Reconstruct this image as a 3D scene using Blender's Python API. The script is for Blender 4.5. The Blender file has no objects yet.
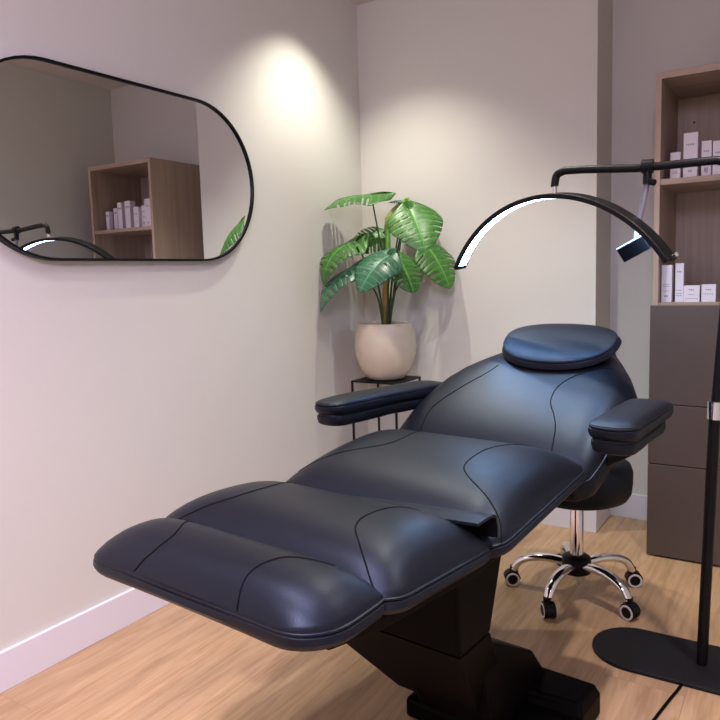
import bpy, bmesh, math, random
from mathutils import Vector, Matrix, Euler
from mathutils.bvhtree import BVHTree
random.seed(7)
PI = math.pi
S = bpy.context.scene
COL = S.collection

# ------------------------------------------------------------------ materials
def lin(c):
    return tuple(((v / 12.92) if v <= 0.04045 else ((v + 0.055) / 1.055) ** 2.4) for v in c)
def srgb(r, g, b):
    return lin((r / 255, g / 255, b / 255)) + (1,)

def new_mat(name):
    m = bpy.data.materials.new(name); m.use_nodes = True
    nt = m.node_tree
    return m, nt, nt.nodes['Principled BSDF'], nt.nodes, nt.links

def simple(name, col, rough=.5, metal=0, bump=0, bscale=200, vary=0, vscale=8, coat=0, spec=None):
    m, nt, p, N, L = new_mat(name)
    p.inputs['Base Color'].default_value = col
    p.inputs['Roughness'].default_value = rough
    p.inputs['Metallic'].default_value = metal
    if coat: p.inputs['Coat Weight'].default_value = coat
    if spec is not None: p.inputs['Specular IOR Level'].default_value = spec
    tc = N.new('ShaderNodeTexCoord')
    if vary:
        nz = N.new('ShaderNodeTexNoise'); nz.inputs['Scale'].default_value = vscale
        nz.inputs['Detail'].default_value = 6
        L.new(tc.outputs['Object'], nz.inputs['Vector'])
        mx = N.new('ShaderNodeMixRGB'); mx.blend_type = 'MIX'
        mx.inputs['Color1'].default_value = tuple(c * (1 - vary) for c in col[:3]) + (1,)
        mx.inputs['Color2'].default_value = tuple(min(1, c * (1 + vary)) for c in col[:3]) + (1,)
        L.new(nz.outputs['Fac'], mx.inputs['Fac'])
        L.new(mx.outputs['Color'], p.inputs['Base Color'])
    if bump:
        nb = N.new('ShaderNodeTexNoise'); nb.inputs['Scale'].default_value = bscale
        nb.inputs['Detail'].default_value = 3
        L.new(tc.outputs['Object'], nb.inputs['Vector'])
        b = N.new('ShaderNodeBump'); b.inputs['Strength'].default_value = bump
        b.inputs['Distance'].default_value = .002
        L.new(nb.outputs['Fac'], b.inputs['Height'])
        L.new(b.outputs['Normal'], p.inputs['Normal'])
    return m

def leather(name, col, rough):
    m, nt, p, N, L = new_mat(name)
    p.inputs['Base Color'].default_value = col
    p.inputs['Roughness'].default_value = rough
    p.inputs['Specular IOR Level'].default_value = .30
    p.inputs['Specular Tint'].default_value = (.56, .74, 1, 1)
    tc = N.new('ShaderNodeTexCoord')
    v = N.new('ShaderNodeTexVoronoi'); v.inputs['Scale'].default_value = 420
    L.new(tc.outputs['Object'], v.inputs['Vector'])
    b = N.new('ShaderNodeBump'); b.inputs['Strength'].default_value = .12; b.inputs['Distance'].default_value = .001
    L.new(v.outputs['Distance'], b.inputs['Height'])
    n2 = N.new('ShaderNodeTexNoise'); n2.inputs['Scale'].default_value = 9; n2.inputs['Detail'].default_value = 2
    L.new(tc.outputs['Object'], n2.inputs['Vector'])
    b2 = N.new('ShaderNodeBump'); b2.inputs['Strength'].default_value = .06; b2.inputs['Distance'].default_value = .02
    L.new(n2.outputs['Fac'], b2.inputs['Height']); L.new(b.outputs['Normal'], b2.inputs['Normal'])
    L.new(b2.outputs['Normal'], p.inputs['Normal'])
    return m

def wood(name, c1, c2, axis, rough=.5, scale=1.0):
    """straight-grained laminate; axis = grain direction 0/1/2"""
    m, nt, p, N, L = new_mat(name)
    tc = N.new('ShaderNodeTexCoord'); mp = N.new('ShaderNodeMapping')
    s = [26 * scale] * 3; s[axis] = 1.1 * scale
    mp.inputs['Scale'].default_value = s
    L.new(tc.outputs['Object'], mp.inputs['Vector'])
    nz = N.new('ShaderNodeTexNoise'); nz.inputs['Scale'].default_value = 1; nz.inputs['Detail'].default_value = 7
    nz.inputs['Roughness'].default_value = .6
    L.new(mp.outputs['Vector'], nz.inputs['Vector'])
    r = N.new('ShaderNodeValToRGB')
    r.color_ramp.elements[0].position = .3; r.color_ramp.elements[0].color = c1
    r.color_ramp.elements[1].position = .72; r.color_ramp.elements[1].color = c2
    L.new(nz.outputs['Fac'], r.inputs['Fac']); L.new(r.outputs['Color'], p.inputs['Base Color'])
    p.inputs['Roughness'].default_value = rough
    return m

def floor_mat():
    m, nt, p, N, L = new_mat('oak_planks')
    tc = N.new('ShaderNodeTexCoord')
    # plank layout: rows across x, lengths along y
    mp = N.new('ShaderNodeMapping'); mp.inputs['Rotation'].default_value = (0, 0, PI / 2)
    mp.inputs['Location'].default_value = (0.37, .06, 0)
    L.new(tc.outputs['Object'], mp.inputs['Vector'])
    br = N.new('ShaderNodeTexBrick')
    br.inputs['Scale'].default_value = 1
    br.inputs['Brick Width'].default_value = 1.5; br.inputs['Row Height'].default_value = .22
    br.inputs['Mortar Size'].default_value = .0013; br.inputs['Mortar Smooth'].default_value = .3
    br.offset = .37; br.inputs['Bias'].default_value = 0
    br.inputs['Color1'].default_value = (0, 0, 0, 1); br.inputs['Color2'].default_value = (1, 1, 1, 1)
    br.inputs['Mortar'].default_value = (.5, .5, .5, 1)
    L.new(mp.outputs['Vector'], br.inputs['Vector'])
    # grain coordinates, shifted per plank
    g = N.new('ShaderNodeMapping'); g.inputs['Scale'].default_value = (52, 4.2, 1)
    L.new(tc.outputs['Object'], g.inputs['Vector'])
    ad = N.new('ShaderNodeVectorMath'); ad.operation = 'ADD'
    ms = N.new('ShaderNodeVectorMath'); ms.operation = 'SCALE'; ms.inputs['Scale'].default_value = 17
    L.new(br.outputs['Color'], ms.inputs[0]); L.new(g.outputs['Vector'], ad.inputs[0]); L.new(ms.outputs['Vector'], ad.inputs[1])
    n1 = N.new('ShaderNodeTexNoise'); n1.inputs['Scale'].default_value = 1.0; n1.inputs['Detail'].default_value = 8
    n1.inputs['Roughness'].default_value = .62; n1.inputs['Distortion'].default_value = .6
    L.new(ad.outputs['Vector'], n1.inputs['Vector'])
    g2 = N.new('ShaderNodeMapping'); g2.inputs['Scale'].default_value = (7, .7, 1)
    L.new(tc.outputs['Object'], g2.inputs['Vector'])
    n2 = N.new('ShaderNodeTexNoise'); n2.inputs['Scale'].default_value = 1; n2.inputs['Detail'].default_value = 3
    L.new(g2.outputs['Vector'], n2.inputs['Vector'])
    r = N.new('ShaderNodeValToRGB')
    e = r.color_ramp.elements
    e[0].position = .28; e[0].color = FLOOR[0]
    e[1].position = .75; e[1].color = FLOOR[2]
    k = e.new(.5); k.color = FLOOR[1]
    L.new(n1.outputs['Fac'], r.inputs['Fac'])
    ov = N.new('ShaderNodeMixRGB'); ov.blend_type = 'OVERLAY'; ov.inputs['Fac'].default_value = .32
    L.new(r.outputs['Color'], ov.inputs['Color1']); L.new(n2.outputs['Fac'], ov.inputs['Color2'])
    # plank to plank tone
    hv = N.new('ShaderNodeHueSaturation')
    mr = N.new('ShaderNodeMapRange'); mr.inputs['To Min'].default_value = .93; mr.inputs['To Max'].default_value = 1.06
    L.new(br.outputs['Color'], mr.inputs['Value']); L.new(mr.outputs['Result'], hv.inputs['Value'])
    L.new(ov.outputs['Color'], hv.inputs['Color'])
    mo = N.new('ShaderNodeMixRGB'); mo.blend_type = 'MULTIPLY'
    mo.inputs['Color2'].default_value = (.72, .68, .64, 1)
    L.new(br.outputs['Fac'], mo.inputs['Fac']); L.new(hv.outputs['Color'], mo.inputs['Color1'])
    L.new(mo.outputs['Color'], p.inputs['Base Color'])
    p.inputs['Roughness'].default_value = .42
    b = N.new('ShaderNodeBump'); b.inputs['Strength'].default_value = .08; b.inputs['Distance'].default_value = .001
    L.new(n1.outputs['Fac'], b.inputs['Height']); L.new(b.outputs['Normal'], p.inputs['Normal'])
    return m
FLOOR = (srgb(148, 116, 84), srgb(170, 138, 104), srgb(185, 155, 122))

def leaf_mat(name, c1, c2, rough=.40):
    m, nt, p, N, L = new_mat(name)
    tc = N.new('ShaderNodeTexCoord')
    uv = tc.outputs['UV']
    sp = N.new('ShaderNodeSeparateXYZ'); L.new(uv, sp.inputs['Vector'])
    # side veins: stripes along v, sheared by u ; paler midrib
    ab = N.new('ShaderNodeMath'); ab.operation = 'ABSOLUTE'
    sb = N.new('ShaderNodeMath'); sb.operation = 'SUBTRACT'; sb.inputs[1].default_value = .5
    L.new(sp.outputs['X'], sb.inputs[0]); L.new(sb.outputs[0], ab.inputs[0])
    sh = N.new('ShaderNodeMath'); sh.operation = 'MULTIPLY_ADD'; sh.inputs[1].default_value = -.0
    L.new(ab.outputs[0], sh.inputs[0]); L.new(sp.outputs['Y'], sh.inputs[2])
    wv = N.new('ShaderNodeMath'); wv.operation = 'MULTIPLY'; wv.inputs[1].default_value = 2 * PI * 9
    L.new(sh.outputs[0], wv.inputs[0])
    sn = N.new('ShaderNodeMath'); sn.operation = 'SINE'; L.new(wv.outputs[0], sn.inputs[0])
    mr = N.new('ShaderNodeMapRange'); mr.inputs['From Min'].default_value = .55; mr.inputs['From Max'].default_value = 1
    L.new(sn.outputs[0], mr.inputs['Value'])
    mid = N.new('ShaderNodeMapRange'); mid.inputs['From Min'].default_value = .035; mid.inputs['From Max'].default_value = .0
    L.new(ab.outputs[0], mid.inputs['Value'])
    mxv = N.new('ShaderNodeMath'); mxv.operation = 'MAXIMUM'
    h = N.new('ShaderNodeMath'); h.operation = 'MULTIPLY'; h.inputs[1].default_value = .30
    L.new(mr.outputs[0], h.inputs[0]); L.new(h.outputs[0], mxv.inputs[0]); L.new(mid.outputs[0], mxv.inputs[1])
    nz = N.new('ShaderNodeTexNoise'); nz.inputs['Scale'].default_value = 18
    L.new(tc.outputs['Object'], nz.inputs['Vector'])
    base = N.new('ShaderNodeMixRGB'); base.inputs['Color1'].default_value = c1; base.inputs['Color2'].default_value = c2
    L.new(nz.outputs['Fac'], base.inputs['Fac'])
    mx = N.new('ShaderNodeMixRGB'); mx.inputs['Color2'].default_value = tuple(min(1, a * 1.7 + .02) for a in c2[:3]) + (1,)
    L.new(mxv.outputs[0], mx.inputs['Fac']); L.new(base.outputs['Color'], mx.inputs['Color1'])
    L.new(mx.outputs['Color'], p.inputs['Base Color'])
    p.inputs['Roughness'].default_value = rough
    b = N.new('ShaderNodeBump'); b.inputs['Strength'].default_value = .5; b.inputs['Distance'].default_value = .003; b.invert = True
    L.new(mxv.outputs[0], b.inputs['Height']); L.new(b.outputs['Normal'], p.inputs['Normal'])
    p.inputs['Transmission Weight'].default_value = 0
    p.inputs['Subsurface Weight'].default_value = .12
    p.inputs['Subsurface Radius'].default_value = (.02, .04, .01)
    return m

def emit(name, col, strength):
    m, nt, p, N, L = new_mat(name)
    p.inputs['Base Color'].default_value = (.9, .9, .9, 1)
    p.inputs['Emission Color'].default_value = col
    p.inputs['Emission Strength'].default_value = strength
    return m

M = {}
M['wall'] = simple('wall_paint', srgb(203, 202, 193), .9, bump=.05, bscale=300)
M['ceiling'] = simple('ceiling_paint', srgb(214, 206, 200), .95)
M['skirting'] = simple('white_skirting', srgb(216, 214, 220), .45)
M['floor'] = floor_mat()
M['leather'] = leather('black_leather', (.006, .006, .009, 1), .41)
M['leather_dark'] = leather('black_vinyl', (.006, .006, .007, 1), .5)
M['thread'] = simple('black_thread', (.003, .003, .0035, 1), .8, spec=.1)
M['plastic'] = simple('black_plastic', (.0022, .0020, .0024, 1), .5, bump=.05, bscale=500, spec=.05)
M['metal_black'] = simple('black_powder_coat', (.0035, .0035, .004, 1), .42, bump=.04, bscale=900, spec=.2)
M['plate_black'] = simple('black_satin_plate', (.007, .0068, .0085, 1), .55, bump=.05, bscale=900, spec=.25)
M['chrome'] = simple('chrome', (.82, .82, .83, 1), .08, 1)
M['white_tread'] = simple('pale_caster_tread', srgb(205, 200, 200), .5)
M['mirror'] = simple('mirror_silver', (.80, .80, .80, 1), .0, 1)
M['pot'] = simple('cream_ceramic', srgb(204, 194, 170), .42, vary=.04, vscale=30, bump=.1, bscale=60)
M['soil'] = simple('dark_soil', (.02, .014, .009, 1), .95, bump=.8, bscale=120)
M['leafA'] = leaf_mat('leaf_green', srgb(34, 84, 30), srgb(70, 124, 46))
M['leafB'] = leaf_mat('leaf_blue_green', srgb(30, 78, 56), srgb(64, 116, 84), .36)
M['leafC'] = leaf_mat('leaf_yellow_green', srgb(96, 124, 30), srgb(150, 160, 48))
M['petiole'] = simple('petiole_green', srgb(38, 66, 30), .45)
M['shoot'] = simple('bright_green_shoot', srgb(112, 182, 60), .4)
M['stemwood'] = simple('ochre_stem', srgb(120, 96, 34), .7, vary=.5, vscale=30)
OAK = (srgb(150, 130, 114), srgb(180, 158, 141))
M['oakv'] = wood('oak_laminate_upright', OAK[0], OAK[1], 2)
M['oakh'] = wood('oak_laminate_level', OAK[0], OAK[1], 0)
M['bronze'] = simple('bronze_laminate', srgb(90, 79, 74), .42, .35, vary=.05, vscale=60)
M['gap'] = simple('dark_recess', (.01, .009, .008, 1), .8)
M['carton'] = simple('white_carton', srgb(226, 220, 228), .45)
M['print'] = simple('grey_print', srgb(140, 132, 145), .6)
M['hose'] = simple('grey_gooseneck', srgb(112, 106, 118), .45, .3)
M['clampw'] = simple('pale_clamp_edge', srgb(190, 188, 195), .4)
M['led'] = emit('led_diffuser', (.30, .57, 1, 1), 62)

# ------------------------------------------------------------------ mesh helpers
def obj(name, bm, mat, parent=None, smooth=True, bevel=0, bseg=2, recalc=True):
    if recalc: bmesh.ops.recalc_face_normals(bm, faces=bm.faces[:])
    me = bpy.data.meshes.new(name)
    bm.to_mesh(me); bm.free()
    if mat: me.materials.append(mat)
    if smooth:
        for p in me.polygons: p.use_smooth = True
        try: me.set_sharp_from_angle(angle=math.radians(38))
        except Exception: pass
    o = bpy.data.objects.new(name, me); COL.objects.link(o)
    if parent: o.parent = parent
    if bevel:
        md = o.modifiers.new('bevel', 'BEVEL'); md.width = bevel; md.segments = bseg
        md.limit_method = 'ANGLE'; md.angle_limit = math.radians(40)
        md.harden_normals = False
    return o

def box(bm, x0, x1, y0, y1, z0, z1, mtx=None):
    vs = [Vector((x, y, z)) for z in (z0, z1) for (x, y) in ((x0, y0), (x1, y0), (x1, y1), (x0, y1))]
    if mtx is not None: vs = [mtx @ v for v in vs]
    v = [bm.verts.new(p) for p in vs]
    for f in ((0, 1, 2, 3), (4, 7, 6, 5), (0, 4, 5, 1), (1, 5, 6, 2), (2, 6, 7, 3), (3, 7, 4, 0)):
        bm.faces.new([v[i] for i in f])
    return v

def loft(bm, rings, cap=True):
    rows = [[bm.verts.new(p) for p in r] for r in rings]
    n = len(rows[0])
    for a, b in zip(rows, rows[1:]):
        for i in range(n):
            bm.faces.new((a[i], a[(i + 1) % n], b[(i + 1) % n], b[i]))
    if cap:
        bm.faces.new(rows[0][::-1]); bm.faces.new(rows[-1])

def lathe(bm, prof, segs=48, c=(0, 0, 0), cap=True):
    loft(bm, [[(c[0] + r * math.cos(2 * PI * i / segs), c[1] + r * math.sin(2 * PI * i / segs), c[2] + z) for i in range(segs)] for r, z in prof], cap)

def tube(bm, pts, r, segs=10, cap=True):
    pts = [Vector(p) for p in pts]
    rs = r if isinstance(r, (list, tuple)) else [r] * len(pts)
    T = []
    for i in range(len(pts)):
        a = pts[max(0, i - 1)]; b = pts[min(len(pts) - 1, i + 1)]
        T.append((b - a).normalized())
    ref = Vector((0, 0, 1)) if abs(T[0].z) < .9 else Vector((1, 0, 0))
    u = T[0].cross(ref).normalized()
    rings = []
    for p, t, rr in zip(pts, T, rs):
        u = (u - t * u.dot(t)).normalized(); w = t.cross(u)
        rings.append([p + (u * math.cos(2 * PI * k / segs) + w * math.sin(2 * PI * k / segs)) * rr for k in range(segs)])
    loft(bm, rings, cap)

def smooth_path(pts, n=8):
    """Catmull-Rom through pts"""
    P = [Vector(p) for p in pts]; P = [2 * P[0] - P[1]] + P + [2 * P[-1] - P[-2]]
    out = []
    for i in range(1, len(P) - 2):
        for k in range(n):
            t = k / n
            out.append(.5 * (2 * P[i] + (P[i + 1] - P[i - 1]) * t + (2 * P[i - 1] - 5 * P[i] + 4 * P[i + 1] - P[i + 2]) * t * t + (3 * P[i] - P[i - 1] - 3 * P[i + 1] + P[i + 2]) * t ** 3))
    out.append(P[-2])
    return out

def extrude_profile(bm, poly, axis, a, b):
    """poly in the two remaining axes, extruded along axis from a to b"""
    def mk(p, t):
        q = list(p); q.insert(axis, t); return q
    loft(bm, [[mk(p, a) for p in poly], [mk(p, b) for p in poly]])

def rounded_rect(x0, x1, y0, y1, r, n=8):
    """r: single or (r00, r10, r11, r01)"""
    rr = r if isinstance(r, (tuple, list)) else (r,) * 4
    C = [(x0 + rr[0], y0 + rr[0], PI, rr[0]), (x1 - rr[1], y0 + rr[1], 1.5 * PI, rr[1]), (x1 - rr[2], y1 - rr[2], 0, rr[2]), (x0 + rr[3], y1 - rr[3], .5 * PI, rr[3])]
    out = []
    for cx, cy, a, q in C:
        for k in range(n + 1):
            t = a + .5 * PI * k / n
            out.append((cx + q * math.cos(t), cy + q * math.sin(t)))
    return out

def resample(poly, n):
    P = [Vector(p) for p in poly]; P.append(P[0])
    L = [0]
    for a, b in zip(P, P[1:]): L.append(L[-1] + (b - a).length)
    out = []; j = 0
    for i in range(n):
        d = L[-1] * i / n
        while L[j + 1] < d: j += 1
        t = (d - L[j]) / max(1e-9, L[j + 1] - L[j])
        out.append(P[j].lerp(P[j + 1], t))
    return out

def empty(name, loc, rz, label, cat, group=None):
    o = bpy.data.objects.new(name, None); COL.objects.link(o)
    o.location = loc; o.rotation_euler = (0, 0, rz); o.empty_display_size = .1
    o['label'] = label; o['category'] = cat
    if group: o['group'] = group
    return o
def tag(o, label, cat, group=None):
    o['label'] = label; o['category'] = cat
    if group: o['group'] = group
    return o
def struct(name, bm, mat, smooth=False, bevel=0):
    o = obj(name, bm, mat, None, smooth, bevel); o['kind'] = 'structure'; return o

# ------------------------------------------------------------------ the room
XC, DR, XW, ZC, YF = 1.174, .265, 2.2455, 2.505, -4.3     # column edge, recess depth, right wall, ceiling, front wall
T = .1
bm = bmesh.new(); box(bm, -T, XW + T, YF - T, DR + T, -.08, 0); struct('floor', bm, M['floor'])
bm = bmesh.new(); box(bm, -T, XW + T, YF - T, DR + T, ZC, ZC + .08); struct('ceiling', bm, M['ceiling'])
bm = bmesh.new(); box(bm, -T, 0, YF - T, DR + T, 0, ZC); struct('wall_left', bm, M['wall'])
bm = bmesh.new(); box(bm, XW, XW + T, YF - T, DR + T, 0, ZC); struct('wall_right', bm, M['wall'])
bm = bmesh.new(); box(bm, 0, XC, 0, DR + T, 0, ZC); struct('wall_back', bm, M['wall'])
bm = bmesh.new(); box(bm, XC, XW, DR, DR + T, 0, ZC); struct('wall_recess', bm, M['wall'])
bm = bmesh.new(); box(bm, 0, XW, YF - T, YF, 0, ZC); struct('wall_front', bm, M['wall'])
BH, BT = .1175, .013
def skirt(name, x0, x1, y0, y1):
    bm = bmesh.new(); box(bm, x0, x1, y0, y1, 0, BH); return struct(name, bm, M['skirting'], bevel=.0015)
skirt('baseboard_left', 0, BT, YF, 0)
skirt('baseboard_back', BT, XC + BT, -BT, 0)
skirt('baseboard_column', XC, XC + BT, 0, DR - BT)
skirt('baseboard_recess', XC, XW - BT, DR - BT, DR)
skirt('baseboard_right', XW - BT, XW, YF + BT, DR)
skirt('baseboard_front', BT, XW, YF, YF + BT)

# ------------------------------------------------------------------ mirror on the left wall
MY0, MY1, MZ0, MZ1 = -2.078, -.874, 1.242, 1.8325
t = empty('wall_mirror', (0, (MY0 + MY1) / 2, MZ0), 0, 'long pill shaped mirror with thin black frame hanging on the left wall', 'mirror')
hw, hh = (MY1 - MY0) / 2, (MZ1 - MZ0) / 2
def pill(inset, n=28):
    r = hh - inset; a = hw - hh
    out = []
    for k in range(n + 1):
        an = -PI / 2 + PI * k / n; out.append((a + r * math.cos(an), hh + r * math.sin(an)))
    for k in range(n + 1):
        an = PI / 2 + PI * k / n; out.append((-a + r * math.cos(an), hh + r * math.sin(an)))
    return out
bm = bmesh.new()
loft(bm, [[(x, *p) for p in pill(i)] for x, i in ((.0005, 0), (.030, 0), (.030, .0075), (.0222, .0075), (.0222, .014), (.0005, .014), (.0005, 0))], False)
obj('frame', bm, M['metal_black'], t)
bm = bmesh.new()
loft(bm, [[(x, *p) for p in pill(.0078)] for x in (.019, .0225)])
obj('mirror_glass', bm, M['mirror'], t)

# ------------------------------------------------------------------ shelf cabinet in the recess
CX0, CX1, CY0, CY1, CH, DZ = 1.430, 2.0045, -.1485, .2645, 1.906, 1.022
t = empty('shelf_cabinet', ((CX0 + CX1) / 2, (CY0 + CY1) / 2, 0), 0, 'tall oak shelf unit with bronze drawers below in the right recess', 'cabinet')
ox, oy = (CX0 + CX1) / 2, (CY0 + CY1) / 2
def cbox(name, mat, x0, x1, y0, y1, z0, z1, bev=.001, parent=None):
    bm = bmesh.new(); box(bm, x0 - ox, x1 - ox, y0 - oy, y1 - oy, z0, z1); return obj(name, bm, mat, parent or t, False, bev)
PT = .02
cbox('side_panel', M['oakv'], CX0, CX0 + PT, CY0, CY1, .03, CH)
cbox('side_panel', M['oakv'], CX1 - PT, CX1, CY0, CY1, .03, CH)
cbox('top_panel', M['oakh'], CX0 + PT, CX1 - PT, CY0, CY1, CH - .026, CH)
cbox('back_panel', M['oakv'], CX0 + PT, CX1 - PT, CY1 - .012, CY1, .03, CH - .026)
cbox('shelf', M['oakh'], CX0 + PT, CX1 - PT, CY0 + .004, CY1 - .012, 1.484, 1.506)
cbox('shelf', M['oakh'], CX0 + PT, CX1 - PT, CY0 + .004, CY1 - .012, DZ - .014, DZ + .008)
for z0, z1 in ((.008, .384), (.388, .627), (.631, DZ - .002)):
    cbox('drawer_front', M['bronze'], CX0 - .005, CX1 + .004, CY0 - .018, CY0 - .001, z0, z1, .0012)
cbox('plinth', M['gap'], CX0 + .01, CX1 - .01, CY0 + .02, CY1, 0, .03)
bm = bmesh.new(); lathe(bm, [(.004, 0), (.004, .002)], 12); o = obj('peg_hole', bm, M['gap'], t, False)
o.rotation_euler = (PI / 2, 0, 0); o.location = (1.515 - ox, CY1 - .012 - oy, 1.775)

def carton(x0, x1, yf, d, z, h, label, group, rz=0, bands=((.78, .7, .012),)):
    w = x1 - x0
    t = empty('product_box', ((x0 + x1) / 2, yf + d / 2, z + .0005), rz, label, 'box', group)
    bm = bmesh.new(); box(bm, -w / 2, w / 2, -d / 2, d / 2, 0, h); obj('carton', bm, M['carton'], t, False, .0008)
    for fz, fw, th in bands:
        bm = bmesh.new()
        a = w * fw / 2; zz = h * fz
        # a short row of illegible letter-like ticks on one thin backing line
        n = max(3, int(2 * a / .0055)); st = 2 * a / n
        for k in range(n):
            box(bm, -a + k * st, -a + (k + .62) * st, -d / 2 - .0006, -d / 2 + .0002, zz - th / 2 * (1 if k % 3 else .6), zz + th / 2)
        obj('print', bm, M['print'], t, False)
    return t
GU, GL = 'white product boxes on the upper shelf', 'white product boxes on the lower shelf'
ZU, ZL = 1.506, DZ + .008
carton(1.474, 1.511, -.075, .037, ZU, .106, 'shortest white box at the left end of the upper shelf', GU, bands=((.56, .55, .004), (.3, .5, .003), (.24, .5, .003)))
carton(1.522, 1.572, -.085, .05, ZU, .172, 'tallest white box on the upper shelf, second from the left', GU, bands=((.74, .6, .006), (.16, .3, .01)))
carton(1.584, 1.619, -.07, .036, ZU, .137, 'narrow white box right of the tallest box on the upper shelf', GU, bands=((.72, .6, .006), (.5, .7, .003), (.44, .7, .003), (.2, .4, .02)))
carton(1.625, 1.670, -.09, .046, ZU, .130, 'white box fourth from the left on the upper shelf', GU, bands=((.66, .6, .006), (.3, .6, .003)))
carton(1.700, 1.748, -.09, .046, ZU, .172, 'tall white box fifth from the left on the upper shelf', GU)
carton(1.784, 1.824, -.085, .044, ZU, .168, 'slim tall white box sixth from the left on the upper shelf', GU)
carton(1.872, 1.906, -.05, .04, ZU, .142, 'white box second from the right end of the upper shelf', GU)
carton(1.922, 1.952, -.075, .032, ZU, .122, 'short white box at the right end of the upper shelf', GU)
carton(1.4535, 1.492, -.1, .04, ZL, .146, 'tall white box at the left end of the lower shelf, behind the lamp tip', GL, bands=((.48, .7, .003), (.42, .7, .003), (.3, .6, .003), (.16, .4, .008)))
carton(1.503, 1.533, -.09, .034, ZL, .152, 'slim tall lilac white box second on the lower shelf', GL, bands=((.78, .6, .006), (.3, .7, .003), (.22, .7, .003), (.16, .7, .003)))
carton(1.535, 1.592, -.1, .05, ZL, .064, 'low white box beside the slim tall box on the lower shelf', GL, bands=((.74, .35, .006), (.45, .4, .003), (.2, .8, .003)))
carton(1.598, 1.648, -.095, .045, ZL, .067, 'low pale lilac box at the right of the lower shelf, by the lamp pole', GL, bands=((.7, .4, .005), (.45, .7, .003)))

# ------------------------------------------------------------------ treatment chair
# local frame: x = to the chair's right, y = from feet to head, z up
TH = .095
UB = .62
ch = empty('treatment_chair', (1.08 + UB * math.sin(TH), -2.25 + UB * math.cos(TH), 0), -TH, 'black leather reclining treatment chair filling the centre of the room', 'chair')
def sh(p): return Vector((p[0], p[1] - UB, p[2]))

PADS = {}
def pad(name, outline, frame, side, crown, mat, n=96, rings=22, power=3.0, q=.55, bulge=.006, cen=None, xp=5, xq=.5, piping=True, bottom_in=.012, parent=None):
    """upholstered cushion: outline in (x,y) of `frame`; z=0 is the top of the side band"""
    pts = resample(outline, n)
    c = cen if cen is not None else Vector((sum(p[0] for p in pts) / n, sum(p[1] for p in pts) / n))
    c = Vector(c)
    bm = bmesh.new()
    rows = []
    ylo, yhi = min(p[1] for p in pts), max(p[1] for p in pts)
    def halfw(y):
        best = .02
        for a_, b_ in zip(pts, pts[1:] + pts[:1]):
            if (a_[1] - y) * (b_[1] - y) <= 0 and abs(a_[1] - b_[1]) > 1e-7:
                x_ = a_[0] + (b_[0] - a_[0]) * (y - a_[1]) / (b_[1] - a_[1]); best = max(best, abs(x_ - c[0]))
        return best
    def ring(scale, z, grow=0):
        r = []
        for p in pts:
            d = (p - c); L = d.length
            q_ = c + d * (scale + grow / L)
            zz = z
            if zz is None:      # domed top: long arch from end to end, held up close to the sides
                yy = (q_[1] - ylo) / (yhi - ylo) * 2 - 1
                xx = min(1, abs(q_[0] - c[0]) / halfw(min(yhi - 1e-4, max(ylo + 1e-4, q_[1]))))
                zz = .004 + crown * max(0, 1 - abs(yy) ** power) ** q * max(0, 1 - xx ** xp) ** xq * (1 - scale ** 10) ** .5
            r.append(frame @ Vector((q_[0], q_[1], zz)))
        return r
    seq = [ring(.06, -side)] + [ring(s, -side) for s in (.5,)] + [ring(1, -side, -bottom_in)]
    seq += [ring(1, -side * .85, -.002), ring(1, -side * .5, bulge), ring(1, -side * .15, .003), ring(1, -.003, -.001)]
    if piping: seq += [ring(1, -.001, .0013), ring(1, .002, .001), ring(1, .003, -.002)]
    for k in range(1, rings + 1):
        r = 1 - (k / (rings + .3)) ** 1.55 if k < rings else .02
        r = max(.02, r)
        seq.append(ring(r * .995, None))
    loft(bm, seq)
    bmesh.ops.recalc_face_normals(bm, faces=bm.faces[:])
    PADS[name + str(len(PADS))] = None
    bvh = BVHTree.FromBMesh(bm)
    nrm = (frame.to_3x3() @ Vector((0, 0, 1))).normalized()
    def onto(x, y, lift=0):
        o = frame @ Vector((x, y, .4))
        h = bvh.ray_cast(o, -nrm)
        if h[0] is None: return None
        return h[0] + h[1] * lift
    ob = obj(name, bm, mat, parent or ch)
    return ob, onto

def seam(onto, pts, parent, r=.0017, lift=.0001, double=True):
    path = smooth_path([(a, b, 0) for a, b in pts], 8)
    P = [onto(p.x, p.y, lift) for p in path]; P = [p for p in P if p is not None]
    bm = bmesh.new(); tube(bm, P, r, 6)
    o = obj('seam', bm, M['thread'], parent)
    return o

def tilt(u0, z0, ang):
    """plane through (y=u0, z=z0) rising towards the head by ang"""
    return Matrix.Translation(sh((0, u0, z0))) @ Matrix.Rotation(ang, 4, 'X')

def mirrored(pts): return [(-a, b) for a, b in pts]

# footrest
fr = tilt(0, .636, math.radians(2))
foot, f_on = pad('footrest_cushion', rounded_rect(-.325, .288, -.066, .125, (.05, .085, .03, .03)), fr, .03, .055, M['leather'], power=2.4, q=.6)
seam(f_on, [(.116, -.064), (.108, -.045), (.103, -.018), (.11, .022), (.13, .055), (.195, .09)], foot)
seam(f_on, [(-.16, -.064), (-.15, -.056), (-.132, -.035), (-.129, 0), (-.145, .03), (-.175, .07), (-.195, .1)], foot)
# calf rest
fr = tilt(.10, .640, math.radians(-3.5))
calf, c_on = pad('calf_cushion', rounded_rect(-.342, .308, -.012, .365, (.06, .06, .05, .05)), fr, .03, .074, M['leather'], power=2.5, q=.6, xp=6, bottom_in=.03)
seam(c_on, [(.27, .0), (.24, .019), (.195, .055), (.148, .103), (.131, .168), (.137, .268), (.17, .33), (.2, .352)], calf)
seam(c_on, [(-.255, .01), (-.217, .042), (-.178, .104), (-.172, .194), (-.19, .27), (-.23, .335)], calf)
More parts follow.
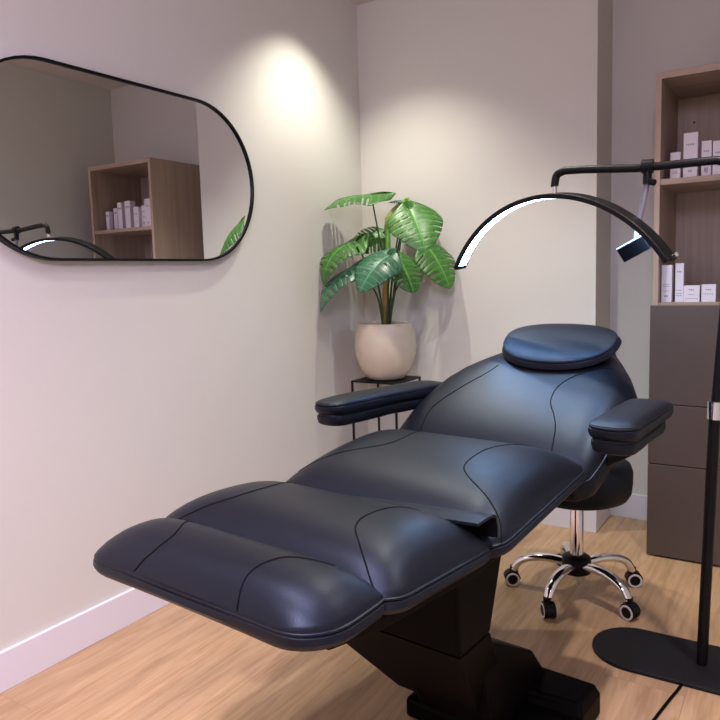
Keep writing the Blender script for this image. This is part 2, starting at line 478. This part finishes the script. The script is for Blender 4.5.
# seat
fr = tilt(.46, .604, math.radians(5.6))
seat, s_on = pad('seat_cushion', rounded_rect(-.355, .308, -.005, .545, (.07, .07, .06, .06)), fr, .03, .084, M['leather'], power=2.5, q=.6, xp=6, bottom_in=.03)
seam(s_on, [(.30, .04), (.282, .073), (.244, .105), (.167, .158), (.123, .21), (.113, .29), (.12, .36), (.15, .45), (.17, .51)], seat)
seam(s_on, [(-.31, .09), (-.236, .178), (-.16, .25), (-.137, .315), (-.149, .41), (-.17, .51)], seat)
# back
BA = math.radians(30)
fr = tilt(.985, .600, BA)
outl = [(0, -.012), (.2, -.01), (.27, 0), (.302, .03), (.314, .09), (.322, .2), (.326, .34), (.319, .405), (.290, .465), (.248, .53), (.212, .58), (.185, .64), (.15, .675), (.10, .688), (.0, .688), (-.055, .67), (-.095, .61), (-.135, .54), (-.218, .472), (-.275, .425), (-.318, .37), (-.348, .28), (-.36, .2), (-.362, .09), (-.352, .03), (-.31, 0), (-.2, -.01)]
back, b_on = pad('backrest_cushion', outl, fr, .07, .066, M['leather'], power=3.0, q=.6, n=140, cen=(.01, .31))
seam(b_on, [(.25, .45), (.184, .404), (.13, .337), (.125, .26), (.155, .2), (.179, .142), (.197, .03)], back)
seam(b_on, [(-.11, .41), (-.129, .37), (-.197, .271), (-.246, .183), (-.244, .1), (-.23, .01)], back)
# head pillow
ell = []
for k in range(72):
    a = 2 * PI * k / 72; cx_, sy_ = math.cos(a), math.sin(a)
    e = 2 / 2.35
    ell.append((.060 + .183 * math.copysign(abs(cx_) ** e, cx_), (.535) + (.076 if sy_ > 0 else .135) * math.copysign(abs(sy_) ** e, sy_)))
frp = fr @ Matrix.Translation(Vector((0, 0, .098)))
pil, _ = pad('head_pillow', ell, frp, .040, .008, M['leather'], power=3, q=.6, bulge=.010, xp=2.5)
# flap between calf rest and seat
bm = bmesh.new()
rows = []
for i in range(25):
    v = -.28 + .58 * i / 24
    zt = .664 + (.018 * v / .3 if v > 0 else .09 * v)
    rr = [sh((v, u, zt + dz)) for u, dz in ((.40, 0), (.44, .001), (.468, -.001), (.480, -.008), (.486, -.03), (.487, -.055))]
    rr += [sh((v, u, zt + dz)) for u, dz in ((.482, -.055), (.481, -.03), (.475, -.012), (.465, -.006), (.44, -.005), (.40, -.006))]
    rows.append(rr)
loft(bm, rows)
obj('hinge_flap', bm, M['leather'], ch)

# under frame, tapering lift cover and floor base
def frustum(name, lo, hi, mat, bev=.008, cen=None):
    """lo/hi = (x0,x1,y0,y1,z)"""
    bm = bmesh.new()
    R = []
    for x0, x1, y0, y1, z in (lo, hi):
        R.append([sh(p) for p in ((x0, y0, z), (x1, y0, z), (x1, y1, z), (x0, y1, z))])
    loft(bm, R); return obj(name, bm, mat, ch, False, bev)
bm = bmesh.new(); extrude_profile(bm, [(-.02 - UB, .602), (.12 - UB, .575), (.45 - UB, .55), (.62 - UB, .56), (.97 - UB, .588), (.97 - UB, .607), (.5 - UB, .572), (.2 - UB, .595), (0 - UB, .61)], 0, -.27, .27)
obj('support_frame', bm, M['plastic'], ch, False, .004)
frustum('lift_housing', (-.225, .25, .41, .545, .38), (-.225, .255, .39, .60, .555), M['plastic'])
frustum('lift_housing', (-.085, .16, .66, .8, .08), (-.225, .25, .41, .545, .38), M['plastic'], .004)
bm = bmesh.new(); extrude_profile(bm, [(.66 - UB, .05), (.56 - UB, .30), (.56 - UB, .345), (.70 - UB, .272), (.86 - UB, .18), (.955 - UB, .07), (.955 - UB, .05)], 0, -.02, .21)
obj('base_cover', bm, M['plastic'], ch, False, .012)
bm = bmesh.new(); box(bm, -.065, .30, .66 - UB, .90 - UB, .0, .055); obj('base_plate', bm, M['plastic'], ch, False, .01)
bm = bmesh.new()
loft(bm, [[sh(p) for p in ((.05, .81, z0), (.352 - i, .83 + i, z0), (.352 - i, .965 - i, z0), (.05, .965 - i, z0))] for z0, i in ((0, 0), (.06, 0), (.088, .012))])
obj('base_foot', bm, M['plastic'], ch, False, .008)

# armrests
def armrest(x0, x1, u0, u1, z0, ang, side, splay, name='armrest'):
    xm_ = (x0 + x1) / 2; x0, x1 = x0 - xm_, x1 - xm_
    fr = tilt(u0, z0, ang) @ Matrix.Translation(Vector((xm_, 0, 0))) @ Matrix.Rotation(splay, 4, 'Z')
    L = u1 - u0
    ol = rounded_rect(x0, x1, 0, L, (.045, .045, .03, .03))
    top, on = pad(name, ol, fr, .03, .015, M['leather'], n=72, power=4, q=.5, bulge=.004, xp=2.5)
    ol2 = rounded_rect(x0 + .006, x1 - .006, .006, L - .05, (.04, .04, .03, .03))
    pad('armrest_base', ol2, fr @ Matrix.Translation(Vector((0, 0, -.031))), .033, -.0005, M['leather_dark'], n=72, piping=False, bulge=.003, parent=None)
    bm = bmesh.new()
    a_ = fr @ Vector((0, L - .1, -.05)); b_ = fr @ Vector((0, L - .08, -.085)); c_ = sh((side * .27, u1 - .06, .62))
    tube(bm, smooth_path([a_, b_, b_.lerp(c_, .3) + Vector((0, 0, -.01)), c_], 5), .014, 10)
    obj('armrest_bracket', bm, M['metal_black'], ch)
armrest(-.475, -.37, .775, 1.36, .790, math.radians(-1), -1, math.radians(-5))
armrest(.357, .472, .81, 1.17, .803, math.radians(1), 1, math.radians(0))

# ------------------------------------------------------------------ rolling stool
st = empty('rolling_stool', (1.272, -.645, 0), math.radians(5), 'round black stool with chrome five-arm wheeled base behind the treatment chair', 'stool')
bm = bmesh.new()
lathe(bm, [(.02, .362), (.155, .362), (.172, .37), (.184, .39), (.188, .425), (.188, .465), (.180, .488), (.16, .502), (.09, .509), (.02, .51)], 56)
obj('seat', bm, M['leather_dark'], st)
bm = bmesh.new(); lathe(bm, [(.09, .348), (.09, .363)], 32); obj('seat_plate', bm, M['metal_black'], st)
bm = bmesh.new(); lathe(bm, [(.024, .11), (.024, .30), (.0235, .302), (.0235, .36)], 28); obj('column', bm, M['chrome'], st)
bm = bmesh.new(); lathe(bm, [(.038, .078), (.05, .084), (.053, .108), (.05, .138), (.036, .148)], 28); obj('hub', bm, M['metal_black'], st)
for k in range(5):
    a = math.radians(189 - 5 + 72 * k); d = Vector((math.cos(a), math.sin(a), 0)); s_ = Vector((-d.y, d.x, 0))
    pth = smooth_path([d * .035 + Vector((0, 0, .115)), d * .10 + Vector((0, 0, .122)), d * .16 + Vector((0, 0, .115)), d * .204 + Vector((0, 0, .094)), d * .225 + Vector((0, 0, .06))], 6)
    bm = bmesh.new(); n_ = len(pth)
    # oval section arm
    rings = []
    for i, p in enumerate(pth):
        tt = (pth[min(n_ - 1, i + 1)] - pth[max(0, i - 1)]).normalized(); nn = s_.cross(tt).normalized()
        rw = .022 - .005 * i / n_; rh = .0145
        rings.append([p + s_ * rw * math.cos(2 * PI * j / 14) + nn * rh * math.sin(2 * PI * j / 14) for j in range(14)])
    loft(bm, rings); arm = obj('base_arm', bm, M['chrome'], st)
    # caster
    ca = math.radians((205, 300, 330, 20, 140)[k]); cd = Vector((math.cos(ca), math.sin(ca), 0)); cs = Vector((-cd.y, cd.x, 0))
    cpos = d * .225 + Vector((0, 0, .0265)) + cd * .008
    bm = bmesh.new()
    tube(bm, [d * .225 + Vector((0, 0, .072)), d * .225 + Vector((0, 0, .044))], .0155, 14)
    # hood over the wheels
    hr = []
    for j in range(9):
        an = math.radians(10 + 170 * j / 8)
        hr.append((cd * math.cos(an) + Vector((0, 0, math.sin(an)))) * .030)
    rings = []
    for h in hr:
        i_ = h * .75
        rings.append([cpos + h - cs * .017, cpos + h + cs * .017, cpos + i_ + cs * .017, cpos + i_ - cs * .017])
    loft(bm, rings)
    cas = obj('caster', bm, M['metal_black'], st)
    for sg in (-1, 1):
        bm = bmesh.new(); c0 = cpos + cs * sg * .013
        rings = []
        def wring(pairs, seg=28):
            return [[c0 + cs * sg * off + (cd * math.cos(2 * PI * j / seg) + Vector((0, 0, math.sin(2 * PI * j / seg)))) * r for j in range(seg)] for off, r in pairs]
        loft(bm, wring(((-.008, .018), (-.008, .0262), (.006, .0262), (.0078, .0245), (.0078, .012)))); w = obj('wheel', bm, M['metal_black'], cas)
        bm = bmesh.new(); loft(bm, wring(((.0075, .0252), (.0092, .0246), (.0092, .0190), (.0075, .0186), (.0075, .0252))), False); obj('wheel_ring', bm, M['white_tread'], cas)
        bm = bmesh.new(); loft(bm, wring(((.0076, .0165), (.0098, .015), (.0098, .004)), 20)); obj('wheel_cap', bm, M['metal_black'], cas)

# ------------------------------------------------------------------ half-moon lamp on a floor stand
LX, LY = 1.721, -.953
lp = empty('arched_floor_lamp', (LX, LY, 0), 0, 'black floor stand with half-moon LED lamp arching over the headrest', 'lamp')
bm = bmesh.new()
ol = rounded_rect(-.310, .20, -.13, .13, .1295, 14)
loft(bm, [[(x, y, z) for x, y in ol] for z in (0, .011)]); obj('base_plate', bm, M['plate_black'], lp, False, .002)
AZ = 1.452
bm = bmesh.new(); tube(bm, [(-.0, 0, .011), (.0165, 0, .765)], .0152, 18); obj('pole', bm, M['metal_black'], lp)
bm = bmesh.new(); tube(bm, [(.0160, 0, .742), (.0172, 0, .792)], .0195, 20); obj('height_clamp', bm, M['chrome'], lp)
bm = bmesh.new(); EX = 1.285 - LX
tube(bm, [(.0165, 0, .765)] + smooth_path([(.038, 0, 1.15), (.044, 0, AZ - .05), (.038, 0, AZ - .015), (.006, 0, AZ)], 5) + [(-.2, 0, AZ), (EX + .085, 0, AZ + .012)] + smooth_path([(EX + .03, 0, AZ + .014), (EX + .007, 0, AZ + .004), (EX, 0, AZ - .022), (EX, 0, AZ - .03)], 5), .0118, 16)
obj('boom', bm, M['metal_black'], lp)
bm = bmesh.new(); tube(bm, [(EX, 0, AZ - .03), (EX - .001, 0, AZ - .052)], .007, 12); obj('swivel', bm, M['chrome'], lp)
# arc band
AB = math.radians(18)
AD, AN = Vector((math.cos(AB), -math.sin(AB), 0)), Vector((math.sin(AB), math.cos(AB), 0))
AO = Vector((1.283 - LX, 0, 1.404)); AG = math.radians(7)
AU = Vector((0, 0, 1)) * math.cos(AG) - AN * math.sin(AG); AN = AN * math.cos(AG) + Vector((0, 0, 1)) * math.sin(AG)
xa, xb, za = -.420, .360, 1.188
sag = 1.404 - za; hc = (xb - xa) / 2; R = (hc * hc + sag * sag) / (2 * sag); xm = (xa + xb) / 2; zc_ = za + sag - R
half_a = math.asin(min(1, hc / R))
if sag > R: half_a = PI - half_a
def arc_pts(r, y, n=56):
    return [AO + AD * (xm + r * math.sin(-half_a + 2 * half_a * k / n)) + AN * y + AU * (zc_ - 1.404 + r * math.cos(-half_a + 2 * half_a * k / n)) for k in range(n + 1)]
BW, BTk = .027, .015
def band(r_in, r_out, y0, y1, trim=0):
    a_, b_ = arc_pts(r_in, y0), arc_pts(r_in, y1); c_, d_ = arc_pts(r_out, y1), arc_pts(r_out, y0)
    k = slice(trim, len(a_) - trim)
    bm = bmesh.new(); loft(bm, [list(q) for q in zip(a_[k], b_[k], c_[k], d_[k])]); return bm
obj('lamp_arc', band(R - BTk, R, -BW, BW), M['metal_black'], lp, True, .0025)
obj('led_strip', band(R - BTk - .0006, R - BTk + .001, -BW + .009, BW - .009, 1), M['led'], lp)
p_end = arc_pts(R - .006, 0)[-1]
bm = bmesh.new(); tube(bm, [p_end + Vector((.006, -.004, .012)), p_end + Vector((.016, -.012, .016))], .006, 12); obj('end_knob', bm, M['chrome'], lp)
# phone holder hanging off the boom
bm = bmesh.new(); tube(bm, [(1.535 - LX, 0, AZ + .003), (1.565 - LX, 0, AZ + .002)], .0195, 18)
tube(bm, [(1.55 - LX, 0, AZ - .01), (1.55 - LX, -.002, AZ - .048)], .012, 14)
tube(bm, [(1.552 - LX, -.004, AZ - .04), (1.572 - LX, -.012, AZ - .046)], .009, 12)
cl = obj('boom_clamp', bm, M['metal_black'], lp)
bm = bmesh.new(); tube(bm, smooth_path([(1.55 - LX, -.002, AZ - .046), (1.543 - LX, -.014, AZ - .10), (1.535 - LX, -.027, AZ - .15), (1.530 - LX, -.036, AZ - .19), (1.531 - LX, -.038, AZ - .205)], 6), .0075, 12)
obj('gooseneck', bm, M['hose'], lp)
mt = Matrix.Translation(Vector((1.524 - LX, -.042, AZ - .228))) @ Matrix.Rotation(math.radians(28), 4, 'Y').inverted() @ Matrix.Rotation(math.radians(14), 4, 'X')
bm = bmesh.new(); box(bm, -.040, .040, -.012, .012, -.021, .021, mt); obj('phone_holder', bm, M['plastic'], lp, False, .003)
bm = bmesh.new(); box(bm, -.041, .041, -.009, .0125, .0205, .0225, mt); obj('holder_edge', bm, M['clampw'], lp, False)
# cord on the floor
bm = bmesh.new(); tube(bm, smooth_path([(1.69, -.99, .0045), (1.683, -1.09, .0042), (1.668, -1.17, .0042), (1.648, -1.279, .0042), (1.62, -1.45, .0042), (1.63, -1.75, .0042), (1.75, -2.1, .0042)], 8), .004, 8)
o = obj('power_cord', bm, M['plastic']); tag(o, 'thin black cord running over the floor from under the lamp base', 'cord')

# ------------------------------------------------------------------ plant stand, pot and monstera
PX, PY, PZ = .262, -.247, .680
ps = empty('plant_stand', (PX, PY, 0), 0, 'thin black metal square plant stand in the corner under the pot', 'plant stand')
a = .122
bm = bmesh.new(); box(bm, -a, a, -a, a, PZ - .008, PZ); obj('stand_top', bm, M['metal_black'], ps, False, .001)
for sx in (-1, 1):
    for sy in (-1, 1):
        bm = bmesh.new(); box(bm, sx * a - (.009 if sx > 0 else 0), sx * a + (0 if sx > 0 else .009), sy * a - (.009 if sy > 0 else 0), sy * a + (0 if sy > 0 else .009), 0, PZ - .008)
        obj('leg', bm, M['metal_black'], ps, False, .0008)
for sx in (-1, 1):
    bm = bmesh.new(); box(bm, sx * (a - .0045) - .004, sx * (a - .0045) + .004, -a + .009, a - .009, .12, .128); obj('cross_bar', bm, M['metal_black'], ps, False)

pt = empty('potted_monstera', (PX, PY, PZ), 0, 'green monstera plant in a round cream pot on the corner stand', 'plant')
bm = bmesh.new()
lathe(bm, [(.02, .0005), (.072, .0005), (.088, .006), (.108, .03), (.128, .07), (.142, .115), (.1465, .155), (.144, .2), (.137, .24), (.131, .262), (.128, .266), (.124, .262), (.124, .235), (.02, .235)], 64)
obj('pot', bm, M['pot'], pt)
bm = bmesh.new(); lathe(bm, [(.01, .243), (.06, .2455), (.1, .242), (.123, .238)], 40); obj('soil', bm, M['soil'], pt)
org = Vector((PX, PY, PZ))
def W(p): return Vector(p) - org
def stem(name, pts, r, mat):
    bm = bmesh.new(); sp_ = smooth_path([W(p) for p in pts], 8); n = len(sp_)
    rr = r if not isinstance(r, tuple) else [r[0] + (r[1] - r[0]) * i / (n - 1) for i in range(n)]
    tube(bm, sp_, rr, 10); return obj(name, bm, mat, pt)

def leaf(J, T_, hint, wr=.8, mat='leafA', nslit=6, droop=.25, fold=.18, root=None, bulge=.1, depth=.5, rear=.24, slit=.019):
    """J petiole joint, T tip, hint = side the upper face looks to; world coordinates"""
    J = Vector(J); T_ = Vector(T_); L = (T_ - J).length
    y = (T_ - J).normalized(); n = Vector(hint); n = (n - y * n.dot(y)).normalized(); x = y.cross(n)
    # aim the chord so that the drooping tip still ends at T
    NT, NS = 72, 10
    bm = bmesh.new(); uvl = bm.loops.layers.uv.new('UVMap')
    def width(t):
        tt = (t + rear) / (1 + rear)
        return wr * L * .56 * (math.sin(PI * min(1, tt) ** .60) ** .62 if 0 < tt < 1 else 0)
    rnd = random.Random(int(abs(J.x * 7919 + J.z * 104729) * 100))
    sl = []
    for sd in (0, 1):
        sl.append([((k + .75 + rnd.uniform(-.16, .16)) / (nslit + .8) * .86 - .02, rnd.uniform(.8, 1.25), depth + rnd.uniform(-.08, .12)) for k in range(nslit)])
    def pos(sd, t, s):
        w = width(t)
        px_ = sd * s * w
        sweep = .42 * s ** 1.6 * L * .5
        py_ = t * L + sweep * max(0, 1 - max(0, t)) - .02 * L * s
        tt = max(0, t)
        zz = fold * s * w * (1 - .75 * s) + droop * L * (tt - tt * tt) * 1.1 - bulge * w * s * s * 1.6 - droop * L * (t < 0) * t * t * 1.2
        zz += .014 * L * math.sin(t * 11 + sd * 2) * s * s
        return J - org + x * px_ + y * py_ + n * zz
    ts = [-rear + (1 + rear) * i / NT for i in range(NT + 1)]
    for si, sd in enumerate((-1, 1)):
        grid = []
        for t in ts:
            s0 = 0 if t >= 0 else min(.45, .10 + (-t) * .8)     # sinus between the rear lobes
            grid.append([bm.verts.new(pos(sd, t, s0 + (1 - s0) * j / NS)) for j in range(NS + 1)])
        for i in range(NT):
            tm = (ts[i] + ts[i + 1]) / 2
            for j in range(NS):
                s = (j + .5) / NS
                cut = False
                for q, kw, dp in sl[si]:
                    if s > dp and abs(tm - q) < slit * kw * (.55 + .6 * s): cut = True
                    if .2 < s < .36 and abs(tm - q - .015) < .009 and int(q * 100) % 2: cut = True
                if cut: continue
                f = bm.faces.new((grid[i][j], grid[i + 1][j], grid[i + 1][j + 1], grid[i][j + 1]))
                for lp_, (ii, jj) in zip(f.loops, ((i, j), (i + 1, j), (i + 1, j + 1), (i, j + 1))):
                    lp_[uvl].uv = (.5 + sd * .5 * jj / NS, ii / NT)
    bmesh.ops.remove_doubles(bm, verts=bm.verts[:], dist=.0004)
    for v in [v for v in bm.verts if not v.link_faces]: bm.verts.remove(v)
    o = obj('leaf', bm, M[mat], pt, True, recalc=True)
    md = o.modifiers.new('thick', 'SOLIDIFY'); md.thickness = .0016; md.offset = 0
    if root is not None:
        stem('petiole', root + [tuple(J)], (.0052, .0034), M['petiole'])
    return o

V = Vector
UP, VIEW = V((0, 0, 1)), V((.53, -.84, .1))
RGT = V((.85, .53, 0))
# central stems
stem('stem', [(.27, -.25, .912), (.268, -.245, .99), (.262, -.235, 1.08), (.262, -.225, 1.14)], (.018, .013), M['stemwood'])
stem('shoot', [(.262, -.225, 1.12), (.264, -.21, 1.22), (.263, -.2, 1.33), (.260, -.19, 1.395)], (.0145, .0115), M['shoot'])
# top, nearly level, seen along its edge
leaf((.196, -.232, 1.545), (.030, -.385, 1.478), UP * 1 + VIEW * .32 - RGT * .1, .85, 'leafA', root=[(.28, -.24, .912), (.262, -.215, 1.15), (.232, -.222, 1.33)], droop=.3, fold=.05, rear=.55)
# upper right, facing the room
leaf((0.502, -0.42, 1.446), (0.604, -0.48, 1.26), VIEW * .85 + UP * .5 + RGT * .05, .98, 'leafA', root=[(.285, -.245, .912), (.31, -.255, 1.13), (.40, -.33, 1.33)], droop=.22, slit=.011, depth=.62)
# young yellow-green leaf at the head of the shoot
leaf((.318, -.13, 1.505), (.243, -.195, 1.372), VIEW * .55 + UP * .45 - RGT * .6, .72, 'leafC', root=[(.272, -.24, .912), (.285, -.18, 1.25)], droop=.2, nslit=4, slit=.008)
# lower right
leaf((.432, -.118, 1.292), (.540, -.112, 1.095), VIEW * .75 + UP * .45 + RGT * .35, .86, 'leafA', root=[(.28, -.25, .912), (.305, -.22, 1.09), (.37, -.15, 1.19)], droop=.25)
# middle left, tip hanging
leaf((.150, -.300, 1.330), (.050, -.440, 1.130), UP * .85 + VIEW * .42 - RGT * .4, .72, 'leafA', root=[(.262, -.25, .912), (.23, -.25, 1.13), (.18, -.28, 1.24)], droop=.75, rear=.3)
# rear left
leaf((.203, -.15, 1.362), (.070, -.235, 1.300), UP * .6 + VIEW * .75, .95, 'leafA', root=[(.265, -.24, .912), (.25, -.19, 1.2)], droop=.2, slit=.02)
# low left
leaf((.172, -.335, 1.215), (.048, -.47, 1.005), UP * .6 - RGT * .65 + VIEW * .4, .60, 'leafB', root=[(.262, -.26, .912), (.24, -.28, 1.08)], droop=.55)
# front, broad and bluish
leaf((.335, -.32, 1.258), (.262, -.465, 1.092), VIEW * .8 + UP * .65 - RGT * .25, .80, 'leafB', root=[(.275, -.258, .912), (.30, -.275, 1.08)], droop=.45, nslit=5, depth=.8, slit=.010)
# front right, darker behind the front leaf
leaf((.352, -.262, 1.245), (.440, -.285, 1.082), VIEW * .8 + UP * .4 + RGT * .4, 1.0, 'leafA', root=[(.28, -.252, .912), (.325, -.25, 1.1)], droop=.25)
# small ones behind the crown
leaf((.315, -.10, 1.515), (.238, -.15, 1.512), UP * .9 + VIEW * .25, .8, 'leafB', root=[(.278, -.235, .912), (.30, -.17, 1.25)], droop=.2)
leaf((.345, -.125, 1.508), (.440, -.07, 1.42), UP * .8 + VIEW * .4 + RGT * .3, .85, 'leafA', root=[(.282, -.24, .912), (.31, -.18, 1.28)], droop=.3)

# ------------------------------------------------------------------ lights
def spot(name, loc, target, power, col, angle, blend, size=.04):
    l = bpy.data.lights.new(name, 'SPOT'); l.energy = power; l.color = col; l.spot_size = math.radians(angle); l.spot_blend = blend
    l.shadow_soft_size = size
    o = bpy.data.objects.new(name, l); COL.objects.link(o); o.location = loc
    o.rotation_euler = (Vector(target) - Vector(loc)).to_track_quat('-Z', 'Y').to_euler(); return o
def area(name, loc, target, power, col, sx, sy, spread=180):
    l = bpy.data.lights.new(name, 'AREA'); l.energy = power; l.color = col; l.shape = 'RECTANGLE'; l.size = sx; l.size_y = sy
    l.spread = math.radians(spread)
    o = bpy.data.objects.new(name, l); COL.objects.link(o); o.location = loc
    o.rotation_euler = (Vector(target) - Vector(loc)).to_track_quat('-Z', 'Y').to_euler(); return o
WARM = (1, .95, .83); LILAC = (.82, .69, 1)
spot('downlight_corner', (.34, -.54, ZC - .01), (.34, -.54, 0), 66, WARM, 106, .75, .022)
spot('downlight_chair', (1.05, -.95, ZC - .01), (1.05, -.95, 0), 72, WARM, 102, .7, .03)
spot('downlight_front', (.62, -2.25, ZC - .01), (.62, -2.25, 0), 28, (1, .93, .84), 104, 1, .03)
spot('downlight_right', (1.98, -1.2, ZC - .01), (1.70, -1.2, 0), 115, (1, .90, .88), 84, 1, .03)
spot('added_bounce_fill', (1.1, -3.55, ZC - .01), (1.1, -3.55, 0), 310, (1, .83, 1), 125, .8)  # added fill behind the camera; its bounce lifts the ambient, no known fixture
area('led_panel', (1.0, -2.35, ZC - .01), (1.0, -2.35, 0), 13, LILAC, 1.0, .5, 110)
area('led_cove', (1.9, -3.6, 2.3), (.1, -1.6, 1.3), 19, LILAC, .9, .5, 120)

w = bpy.data.worlds.new('world'); S.world = w; w.use_nodes = True
w.node_tree.nodes['Background'].inputs['Color'].default_value = (.9, .8, .85, 1)
w.node_tree.nodes['Background'].inputs['Strength'].default_value = .15

# ------------------------------------------------------------------ camera
yaw, pitch, roll, fpx = .5658, .1106, -.0294, 705.22
cam = bpy.data.cameras.new('camera'); co = bpy.data.objects.new('camera', cam); COL.objects.link(co)
fwd = Vector((-math.sin(yaw) * math.cos(pitch), math.cos(yaw) * math.cos(pitch), -math.sin(pitch)))
r = Vector((math.cos(yaw), math.sin(yaw), 0)); u = r.cross(fwd)
r2 = r * math.cos(roll) + u * math.sin(roll); u2 = u * math.cos(roll) - r * math.sin(roll)
mw = Matrix((r2, u2, -fwd)).transposed().to_4x4(); mw.translation = Vector((1.94415, -3.12305, 1.17))
co.matrix_world = mw
cam.sensor_width = 36; cam.lens = 36 * fpx / 720; cam.shift_y = -5.9 / 720; cam.clip_start = .02
S.camera = co
S.view_settings.view_transform = 'Standard'; S.view_settings.look = 'None'
S.view_settings.exposure = 0; S.view_settings.gamma = 1; S.view_settings.use_curve_mapping = False
